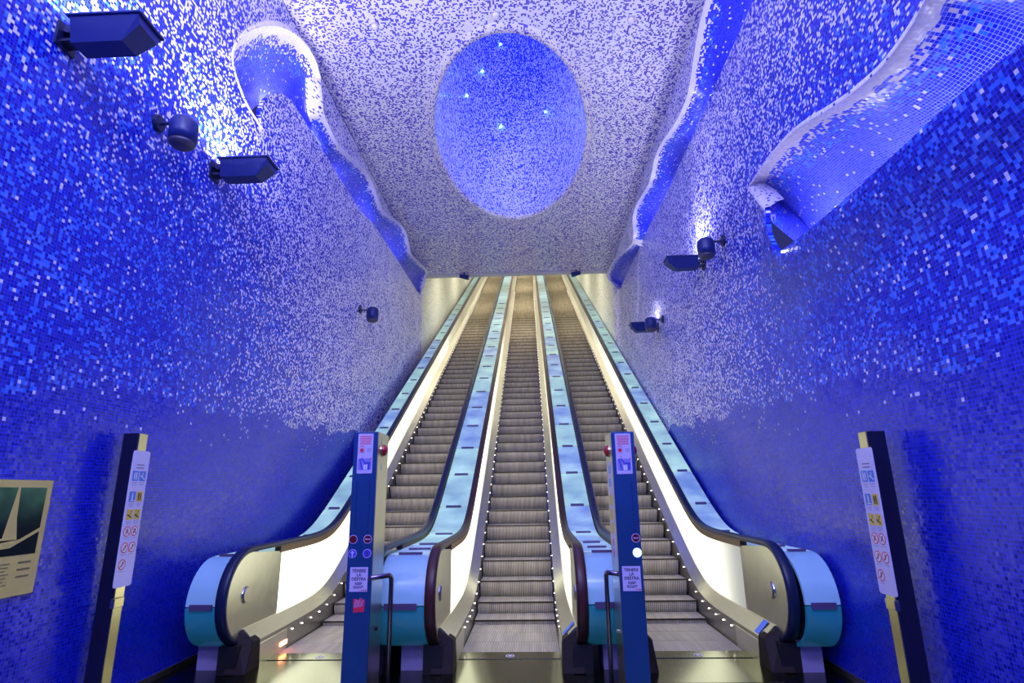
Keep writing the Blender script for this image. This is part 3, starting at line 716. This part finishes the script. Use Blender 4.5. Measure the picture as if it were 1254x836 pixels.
# ------------------------------------------------------------------ information pylons
def pylon(x0, x1, y0, y1, zt, label, left):
    r = thing('information_pylon', label, 'pylon', (0, 0, 0), 'information pylons at the foot of the escalators')
    bm = bmesh.new(); bx(bm, x0, x1, y0 + .012, y1, 0, zt); bmesh.ops.bevel(bm, geom=bm.edges[:], offset=.006, segments=2, affect='EDGES'); link('column', bm, M_PYSIDE, r)
    box('front_panel', (x0 + .002, x1 - .002, y0, y0 + .014, 0, zt - .004), M_PYLON, r, .003)
    W = x1 - x0; Mx = frame((x0, y0 - .0005, 0), (1, 0, 0), (0, 0, 1))
    sc_ = W * .5 if left else W * .5
    # safety notice
    nt = flat('safety_notice', [rrect(sc_, zt - .19, .135, .345, .006)], M_PAPER, r, Mx, 0, .002)
    b = .0022; cx, t0 = sc_, zt - .03
    flat('red_print', [rect(cx, t0 - .012 - .016 * k, .105 - .012 * (k == 3), .007) for k in range(5)], M_INKR, nt, Mx, b)
    flat('button_outline', [line(cx - .055, t0 - .105, cx - .005, t0 - .105, .002), line(cx - .055, t0 - .158, cx - .005, t0 - .158, .002), line(cx - .055, t0 - .105, cx - .055, t0 - .158, .002), line(cx - .005, t0 - .105, cx - .005, t0 - .158, .002)], M_INKR, nt, Mx, b)
    flat('red_dot', [disc(cx - .03, t0 - .132, .017)], M_INKR, nt, Mx, b + .0012)
    flat('grey_print', [rect(cx + .035, t0 - .122 - .011 * k, .045 - .008 * k, .005) for k in range(3)], mat('grey_ink', (.30, .26, .5), .4), nt, Mx, b)
    flat('button_caption', [rect(cx - .03, t0 - .095, .035, .006)], M_INKR, nt, Mx, b)
    flat('blue_field', [rrect(cx, t0 - .255, .118, .10, .012)], mat('pale_blue_ink', (.28, .25, .66), .4), nt, Mx, b)
    z0 = t0 - .255
    flat('step_drawing', [line(cx - .045, z0 + .05, cx - .02, z0 - .045, .012), line(cx - .03, z0 + .055, cx + .005, z0 + .008, .012), line(cx + .003, z0 + .008, cx + .045, z0 + .014, .014), line(cx + .042, z0 + .016, cx + .036, z0 - .045, .016)], M_INKB, nt, Mx, b + .0012)
    flat('shoe_drawing', [line(cx - .002, z0 - .004, cx + .0, z0 - .045, .016), line(cx + .016, z0 - .002, cx + .018, z0 - .045, .014)], M_WHT, nt, Mx, b + .0013)
    flat('red_mark', [disc(cx + .052, z0 + .052, .006), line(cx - .03, z0 + .075, cx - .018, z0 + .068, .004)], M_INKR, nt, Mx, b + .0012)
    # columns of small upright characters pressed into the panel (not legible in the photograph)
    rnd = random.Random(3 if left else 5); P = []
    for cxx in ((W * .24, W * .76) if left else (W * .76,)):
        for k in range(26):
            z = zt - .44 - .0215 * k
            if rnd.random() < .15: continue
            P.append(rect(cxx, z, .014, .004)); P.append(rect(cxx + rnd.choice((-.005, .005)), z + .005, .004, .011))
    flat('engraving', P, M_POSTD, r, Mx, 0, .0008)['kind'] = 'stuff'
    # round pictograms
    def ring(cx, cz, colr, name):
        p = flat(name, [disc(cx, cz, .036)], mat('pictogram_ring', (.62, .45, .78), .4), r, Mx, 0, .002); flat('disc', [disc(cx, cz, .031)], colr, p, Mx, .002, .001); return p
    za, zb_ = (1.232, 1.118) if left else (1.215, 1.10)
    if left:
        ring(W * .20, za, M_RED, 'stop_pictogram')
        p = ring(W * .78, za, M_RED, 'no_entry_pictogram'); flat('bar', [rect(W * .78, za, .044, .011)], mat('bar_pink', (.5, .35, .55), .4), p, Mx, .003)
        p = ring(W * .20, zb_, M_INKB, 'up_arrow_pictogram'); flat('arrow', [rect(W * .20, zb_ - .008, .011, .036), [(W * .20 - .019, zb_ + .004), (W * .20 + .019, zb_ + .004), (W * .20, zb_ + .025)]], mat('arrow_pale', (.6, .62, .85), .4), p, Mx, .003)
        p = ring(W * .78, zb_, M_INKB, 'blue_pictogram'); flat('arrow', [rect(W * .78, zb_, .009, .040)], M_INKD, p, Mx, .003)
    else:
        p = ring(W * .78, za, M_RED, 'no_entry_pictogram'); flat('bar', [rect(W * .78, za, .044, .011)], mat('bar_pink', (.5, .35, .55), .4), p, Mx, .003)
        p = flat('lit_arrow_pictogram', [disc(W * .80, zb_, .037)], M_ARROW, r, Mx, 0, .004); flat('arrow', [rect(W * .80, zb_ - .008, .011, .030), [(W * .80 - .017, zb_ + .004), (W * .80 + .017, zb_ + .004), (W * .80, zb_ + .024)]], mat('arrow_lit', (.9, .95, 1), .3, 0, (.95, .98, 1), 5), p, Mx, .004)
    # keep right notice
    kx, kz = (W * .5, .915) if left else (W * .5, .90)
    kn = flat('keep_right_notice', [rect(kx, kz, .150, .190)], M_PAPER, r, Mx, 0, .002)
    for t_, dz, s_ in (('TENERE', .066, .034), ('LA', .034, .033), ('DESTRA', .002, .034), ('KEEP', -.034, .029), ('RIGHT', -.062, .029)):
        writing(t_, s_, kx, kz + dz, M_INKD, kn, Mx, .0022)
    flat('red_mark', [disc(kx + .062, kz - .084, .007), rect(kx + .037, kz - .084, .03, .005)], M_INKR, kn, Mx, .0022)
    if left:
        st = flat('sticker', [[(.075, .66), (.165, .665), (.168, .76), (.15, .755), (.14, .775), (.125, .757), (.07, .765)]], M_INKR, r, Mx, 0, .0012)
        rn = random.Random(9)
        flat('scribble', [line(.08 + .013 * k, .70 + .01 * (k % 2), .092 + .012 * k, .755 + rn.uniform(-.01, .02), .006) for k in range(6)] + [line(.085, .70, .155, .72, .006)], mat('scribble_lilac', (.4, .3, .6), .4), st, Mx, .0013)
        flat('scribble', [line(.085, .675, .15, .68, .006), line(.085, .69, .155, .69, .005)], M_INKR, st, Mx, .0014)
    # red push buttons on both narrow sides
    ym = y0 + (y1 - y0) * .45
    for s_, X in ((-1, x0), (1, x1)):
        bm = bmesh.new(); n = 12; prof = [(0, .05), (.012, .052), (.03, .046), (.044, .030), (.050, .008)]
        tube(bm, [(X + s_ * a, ym, zt - .155) for a, _ in prof], [q for _, q in prof], 20)
        for f in bm.faces: f.smooth = True
        bt = link('emergency_button', bm, M_RBTN, r)
        bm = bmesh.new(); tube(bm, [(X, ym, zt - .155), (X + s_ * .008, ym, zt - .155)], .06, 20); link('button_collar', bm, M_BRASS, bt)
    side = 1 if left else -1; X = x1 if left else x0
    Ms = frame((X, y0, 0), (0, 1, 0), (0, 0, 1)) if side > 0 else frame((X, y1, 0), (0, -1, 0), (0, 0, 1))
    D = y1 - y0
    if left:
        flat('side_plate', [rect(D * .5, zt - .08, D * .4, .07), rect(D * .5, zt - .30, D * .25, .06)], M_PYSIDE, r, Ms, 0, .003)
        bm = bmesh.new(); tube(bm, [(X, y0 + D * .5, .50), (X + .02, y0 + D * .5, .50)], .016, 10); link('lock', bm, M_POSTD, r)
    else:
        sn = flat('side_notice', [rect(D * .5, 1.45, D * .55, .80)], M_PAPER, r, Ms, 0, .002)
        flat('yellow_panel', [rect(D * .5, 1.52 - .12 * k, D * .4, .09) for k in range(3)], M_YEL, sn, Ms, .0022)
        flat('blue_panel', [rect(D * .5, 1.78 - .11 * k, D * .4, .07) for k in range(2)], M_SKY, sn, Ms, .0022)
        flat('red_panel', [disc(D * .5, 1.17 - .09 * k, .035) for k in range(2)], M_INKR, sn, Ms, .0022)
        bm = bmesh.new(); tube(bm, [(X, y0 + D * .5, .46), (X - .02, y0 + D * .5, .46)], .014, 10); link('lock', bm, M_STEEL, r)
    return r
pylon(-1.59, -1.375, 5.0, 5.38, 2.14, 'blue steel pylon with a red sticker, left of the middle escalator', True)
pylon(.685, .885, 5.0, 5.42, 2.10, 'blue steel pylon with a lit arrow disc, right of the middle escalator', False)

def barrier(x, y, z, xb, yb, label):
    bm = bmesh.new(); pts = [(x, y, 0), (x, y, z - .05)]
    for k in range(1, 6): t = R_(90 * k / 5); pts.append((x + (xb - x) * .1 * (1 - math.cos(t)), y - .06 * (1 - math.cos(t)), z - .05 + .05 * math.sin(t)))
    pts.append((xb, yb, z))
    r = thing('guard_rail', label, 'rail', (0, 0, 0), 'steel guard rails beside the pylons')
    tube(bm, pts, .020, 10)
    for f in bm.faces: f.smooth = True
    link('tube', bm, mat('rail_steel_dark', (.22, .18, .26), .25, .9), r)
    bm = bmesh.new(); tube(bm, [(x, y, 0), (x, y, .02)], .05, 16); link('foot_plate', bm, M_CAP, r)
barrier(-1.245, 5.16, .93, -1.374, 4.95, 'bent steel tube rail in front of the left drum, beside the stickered pylon')
barrier(.60, 5.2, .93, .684, 5.05, 'bent steel tube rail touching the pylon with the lit arrow')

# ------------------------------------------------------------------ rule sign posts by the walls
def sign_post(x, s, y0, label, zt, zs0, zs1):
    """s = +1: the sign looks towards +x"""
    r = thing('sign_post', label, 'sign post', (0, 0, 0), 'rule sign posts against the side walls')
    xa, xb = (x - .13, x) if s > 0 else (x, x + .13)
    y1 = y0 + .11
    box('post', (xa, xb, y0, y1, 0, zt), M_POSTD, r, .004)
    sx = (x - .0005, x + .008) if s > 0 else (x - .008, x + .0005)
    box('lit_facing', (*sx, y0 + .003, y1 - .003, 0, .80), M_BRASS, r, .002)  # inner post face as its own piece, its lit yellow put into the colour
    box('lit_facing', (*sx, y0 + .003, y1 - .003, .84, zt - .003), M_BRASS, r, .002)
    box('clamp', (*((x - .0, x + .035) if s > 0 else (x - .035, x)), y0 - .03, y1 - .03, .775, .845), M_BRASS, r, .004)
    W, H = .205, zs1 - zs0; yc = (y0 + y1) / 2
    Mx = frame((x + s * .012, yc - s * W / 2 * 1, zs0), (0, s, 0), (0, 0, 1))
    b = flat('sign_plate', [rrect(W / 2, H / 2, W, H, .02)], mat('rule_sign_white', (.66, .62, .85), .3), r, Mx, 0, .006)
    w0 = .0062; q = .072; xs = (W * .29, W * .71); ink = mat('grey_ink', (.30, .26, .5), .4)
    flat('heading', [rect(W / 2, H - .115, .09, .007), rect(W / 2, H - .14, .09, .007)], M_INKD, b, Mx, w0)
    def sq(cx, cz, m, name, glyph, gm):
        p = flat(name, [rect(cx, cz, q, q * 1.12)], m, b, Mx, w0, .001); flat('figure', glyph, gm, p, Mx, w0 + .001, .0006)
        flat('caption', [rect(cx, cz - q * .72 - .011 * k, q * (.9 - .15 * k), .004) for k in range(3)], ink, b, Mx, w0)
    z = H - .205; X0, X1 = xs
    man = lambda cx, cz: [disc(cx, cz + .022, .007, 10), rect(cx, cz + .002, .014, .026), rect(cx - .004, cz - .02, .005, .02), rect(cx + .004, cz - .02, .005, .02)]
    sq(X0, z, M_BLUE, 'blue_pictogram', man(X0 - .012, z) + man(X0 + .012, z), M_WHT)
    sq(X1, z, M_BLUE, 'blue_pictogram', [line(X1 - .025, z + .005, X1 + .028, z - .026, .008)] + [disc(X1, z + .022, .006, 10), rect(X1, z + .006, .008, .02)], M_WHT)
    z -= .165
    sq(X0, z, M_BLUE, 'blue_pictogram', man(X0, z) + [line(X0 - .02, z - .03, X0 + .03, z - .03, .006)], M_WHT)
    sq(X1, z, M_YEL, 'yellow_pictogram', man(X1 - .013, z) + man(X1 + .013, z) + [rect(X1, z, .003, .06)], M_BLK)
    z -= .14
    for X in xs: sq(X, z, M_YEL, 'yellow_pictogram', [line(X - .028, z + .0, X + .022, z - .024, .010), line(X - .018, z - .012, X + .01, z + .008, .006), disc(X + .012, z + .02, .006, 10)], M_BLK)
    for row, n in ((0, 2), (1, 2), (2, 1)):
        z -= .130 if row == 0 else .125
        for X in xs[:n]:
            p = flat('prohibition_pictogram', [disc(X, z, .041)], M_INKR, b, Mx, w0, .001); flat('field', [disc(X, z, .033)], M_WHT, p, Mx, w0 + .001, .0006)
            flat('figure', [disc(X + .004, z + .014, .007, 10), line(X - .012, z - .016, X + .008, z + .008, .013)], M_BLK, p, Mx, w0 + .0016, .0004)
            flat('slash', [line(X - .025, z - .022, X + .025, z + .022, .007) if row else line(X - .025, z + .022, X + .025, z - .022, .007)], M_INKR, p, Mx, w0 + .002, .0004)
            flat('caption', [rect(X, z - .052, .06, .004)], ink, b, Mx, w0)
    return r
sign_post(-3.30, 1, 4.63, 'steel post with a tall rules sign, against the left wall near the poster', 2.125, .92, 1.98)
sign_post(2.48, -1, 4.30, 'steel post with a tall rules sign, against the right wall', 2.0, .865, 1.88)

# ------------------------------------------------------------------ poster on the left wall
r = thing('wall_poster', 'cream-bordered dark green poster mounted on the left wall', 'poster', (0, 0, 0))
Mp = frame((XL + .004, 3.30, .98), (0, 1, 0), (0, 0, 1)); Wp, Hp = .775, .75
flat('backing', [rect(Wp / 2, Hp / 2, Wp, Hp)], M_CREAM, r, Mp, 0, .012)
def poster_mat():
    m = mat('poster_picture', (.01, .05, .04), .6, spec=.15); g = G(m); tc = g.n('ShaderNodeTexCoord'); nz = g.noise(tc.outputs['Object'], 3, 3)
    sp = g.n('ShaderNodeSeparateXYZ'); g.l(tc.outputs['Object'], sp.inputs[0])
    g.l(g.mix(g.m2('MULTIPLY', g.mr(sp.outputs[2], 1.38, 1.66, 0, 1, 'SMOOTHSTEP'), g.mr(nz, .35, .6, .2, 1)), (.001, .008, .010, 1), (.12, .32, .10, 1)), g.b.inputs['Base Color']); return m
flat('picture', [[(.0 + .03, .26), (Wp - .045, .26), (Wp - .045, Hp - .05), (.03, Hp - .05)]], poster_mat(), r, Mp, .0125)
flat('pale_shape', [[(.50, Hp - .05), (.515, Hp - .05), (.53, .50), (.56, .36), (.03, .30), (.03, .36), (.45, .375)], [(.03, .36), (.58, .36), (Wp - .045, .43), (Wp - .045, .405), (.52, .31), (.03, .285)]], M_CREAM, r, Mp, .014)
flat('small_print', [rect(.30, .21 - .022 * k, .50 - .03 * (k % 3), .006) for k in range(7)] + [rect(.66, .21 - .045 * k, .10, .012) for k in range(3)], mat('print_brown', (.25, .2, .06), .5), r, Mp, .0125)

# ------------------------------------------------------------------ wall lamps and loudspeakers
def flood(x_wall, s, y, z, label, power=None, col=(.86, .85, 1), L=.53, sc=1.0, tilt=0):
    r = thing('flood_light', label, 'wall light', (x_wall, y, z), 'blue box floodlights on the side walls')
    f = lambda a: s * a * sc
    bm = bmesh.new()      # tapering body
    def sec(a, zt, zb, d): return [bm.verts.new((f(a), q * sc, w_ * sc)) for q, w_ in ((-d, zt), (d, zt), (d * .62, zb), (-d * .62, zb))]
    A = sec(.13, .07, -.12, .13); B = sec(.13 + L * .74, .07, -.12, .13); 
    Cc = [bm.verts.new((f(.13 + L * .99), q * sc, w_ * sc)) for q, w_ in ((-.13, .07), (.13, .07), (.10, .0), (-.10, .0))]
    for P, Q in ((A, B), (B, Cc)):
        for k in range(4): bm.faces.new((P[k], P[(k + 1) % 4], Q[(k + 1) % 4], Q[k]))
    bm.faces.new(A); bm.faces.new(Cc[::-1]); bmesh.ops.recalc_face_normals(bm, faces=bm.faces[:])
    link('housing', bm, M_NAVY, r)
    bm = bmesh.new(); a0, a1 = sorted((f(.10), f(.13 + L * 1.03))); bx(bm, a0, a1, -.145 * sc, .145 * sc, .07 * sc, .095 * sc); bmesh.ops.bevel(bm, geom=bm.edges[:], offset=.006, segments=1, affect='EDGES'); link('lid_frame', bm, M_NAVY, r)
    bm = bmesh.new(); a0, a1 = sorted((f(.16), f(.10 + L))); bx(bm, a0, a1, -.11 * sc, .11 * sc, .095 * sc, .099 * sc)
    link('lens', bm, mat('lamp_glass', (.8, .85, 1), .1, 0, (.8, .85, 1), 3) if power else M_LENS, r)
    bm = bmesh.new(); a0, a1 = sorted((0, f(.13))); bx(bm, a0, a1, -.05 * sc, .05 * sc, -.07 * sc, -.045 * sc); bx(bm, a0, a1, -.05 * sc, .05 * sc, .02 * sc, .045 * sc); bx(bm, *sorted((0, f(.02))), -.09 * sc, .09 * sc, -.11 * sc, .09 * sc); link('bracket', bm, M_NAVY2, r)
    bm = bmesh.new(); tube(bm, [(f(.10), -.09 * sc, 0), (f(.10), .09 * sc, 0)], .035 * sc, 12); link('hinge', bm, M_NAVY2, r)
    if power:
        area('flood_lamp', (x_wall + s * .38 * sc, y, z + .12), (-s * tilt, 0, 1), .4, .2, power, col)
    return r
flood(XL, 1, 3.42, 5.0, 'large blue box floodlight, nearest of the left wall lamps', 75)
flood(XL, 1, 5.46, 5.12, 'blue box floodlight, second on the left wall, past the round loudspeaker', 75)
flood(XR, -1, 8.15, 4.97, 'blue box floodlight beneath the loudspeaker, left of the glowing pocket', 30, sc=.88)
flood(XR, -1, 11.5, 4.93, 'small blue box floodlight, furthest along the right wall', 24, sc=.88)
# added unseen uplights behind the viewer, to brighten the ceiling
for yy in (.4, -2.8): area('hall_uplight_fill', (XL + .4, yy, 5.1), (0, 0, 1), .4, .2, 225, (.98, .90, 1)); area('hall_uplight_fill', (XR - .4, yy, 5.1), (0, 0, 1), .4, .2, 225, (.98, .90, 1))

def speaker(x_wall, s, y, z, label, sc=1.0):
    r = thing('loudspeaker', label, 'speaker', (x_wall, y, z), 'round blue loudspeakers on the side walls')
    bm = bmesh.new(); tube(bm, [(0, 0, .09 * sc), (s * .03 * sc, 0, .09 * sc), (s * .035 * sc, 0, .09 * sc)], [.085 * sc, .08 * sc, .07 * sc], 20); link('wall_disc', bm, M_NAVY2, r)
    bm = bmesh.new(); tube(bm, [(s * .03 * sc, 0, .08 * sc), (s * .18 * sc, 0, .08 * sc)], .014 * sc, 10); link('arm', bm, M_NAVY2, r)
    cx = s * .27 * sc
    pr = [(.13, .04), (.122, .08), (.10, .108), (.06, .122), (-.04, .124), (-.13, .118)]
    bm = bmesh.new(); tube(bm, [(cx, 0, a * sc) for a, _ in pr], [q * sc for _, q in pr], 28)
    for f in bm.faces: f.smooth = len(f.verts) == 4
    link('body', bm, M_NAVY, r)
    pr = [(-.13, .116), (-.155, .108), (-.178, .085), (-.192, .045)]
    bm = bmesh.new(); tube(bm, [(cx, 0, a * sc) for a, _ in pr], [q * sc for _, q in pr], 28)
    for f in bm.faces: f.smooth = len(f.verts) == 4
    link('grille', bm, M_LENS, r)
    return r
speaker(XL, 1, 4.50, 4.95, 'large round blue loudspeaker between the two floodlights on the left wall')
speaker(XL, 1, 10.9, 5.19, 'small round blue loudspeaker on the left wall with no lamp beside it')
speaker(XR, -1, 7.23, 4.82, 'round blue loudspeaker on the right wall nearest the glowing pocket', .95)
speaker(XR, -1, 11.0, 4.86, 'small round blue loudspeaker furthest along the right wall', .95)
# little spotlights at the ceiling edge and beside the left cove
def spot(x, y, z, label, m=M_NAVY, s=1):
    r = thing('spotlight', label, 'spotlight', (x, y, z), 'tiny spotlights at the ceiling edge')
    bm = bmesh.new(); tube(bm, [(0, 0, .12), (0, 0, .0)], .025, 8); link('stem', bm, M_NAVY2, r)
    bm = bmesh.new(); tube(bm, [(-.14 * s, 0, -.0), (.02 * s, 0, -.04), (.16 * s, 0, -.07)], [.06, .075, .085], 12); link('head', bm, m, r)
    return r
spot(-2.13, YC - .05, ZC - .10, 'tiny dark spotlight under the ceiling edge, over the left escalator')
spot(1.55, YC - .05, ZC - .10, 'tiny dark spotlight under the ceiling edge, over the right escalator', s=-1)
# small round fittings on the ceiling
for (x, y), lab in zip(((-2.288, 7.045), (-.408, 6.928), (1.667, 7.129)), ('small round white ceiling fitting, nearest the left wall', 'small round white ceiling fitting in front of the oval shaft', 'small round white ceiling fitting, nearest the right wall')):
    t = thing('ceiling_fitting', lab, 'ceiling fitting', (x, y, ZC), 'round white fittings on the ceiling')
    bm = bmesh.new(); tube(bm, [(0, 0, 0), (0, 0, -.02)], .062, 20); link('collar', bm, mat('fitting_grey', (.5, .48, .6), .4), t)
    bm = bmesh.new(); tube(bm, [(0, 0, -.018), (0, 0, -.05), (0, 0, -.06)], [.048, .045, .03], 20); link('cap', bm, mat('fitting_white', (.85, .82, .85), .4), t)
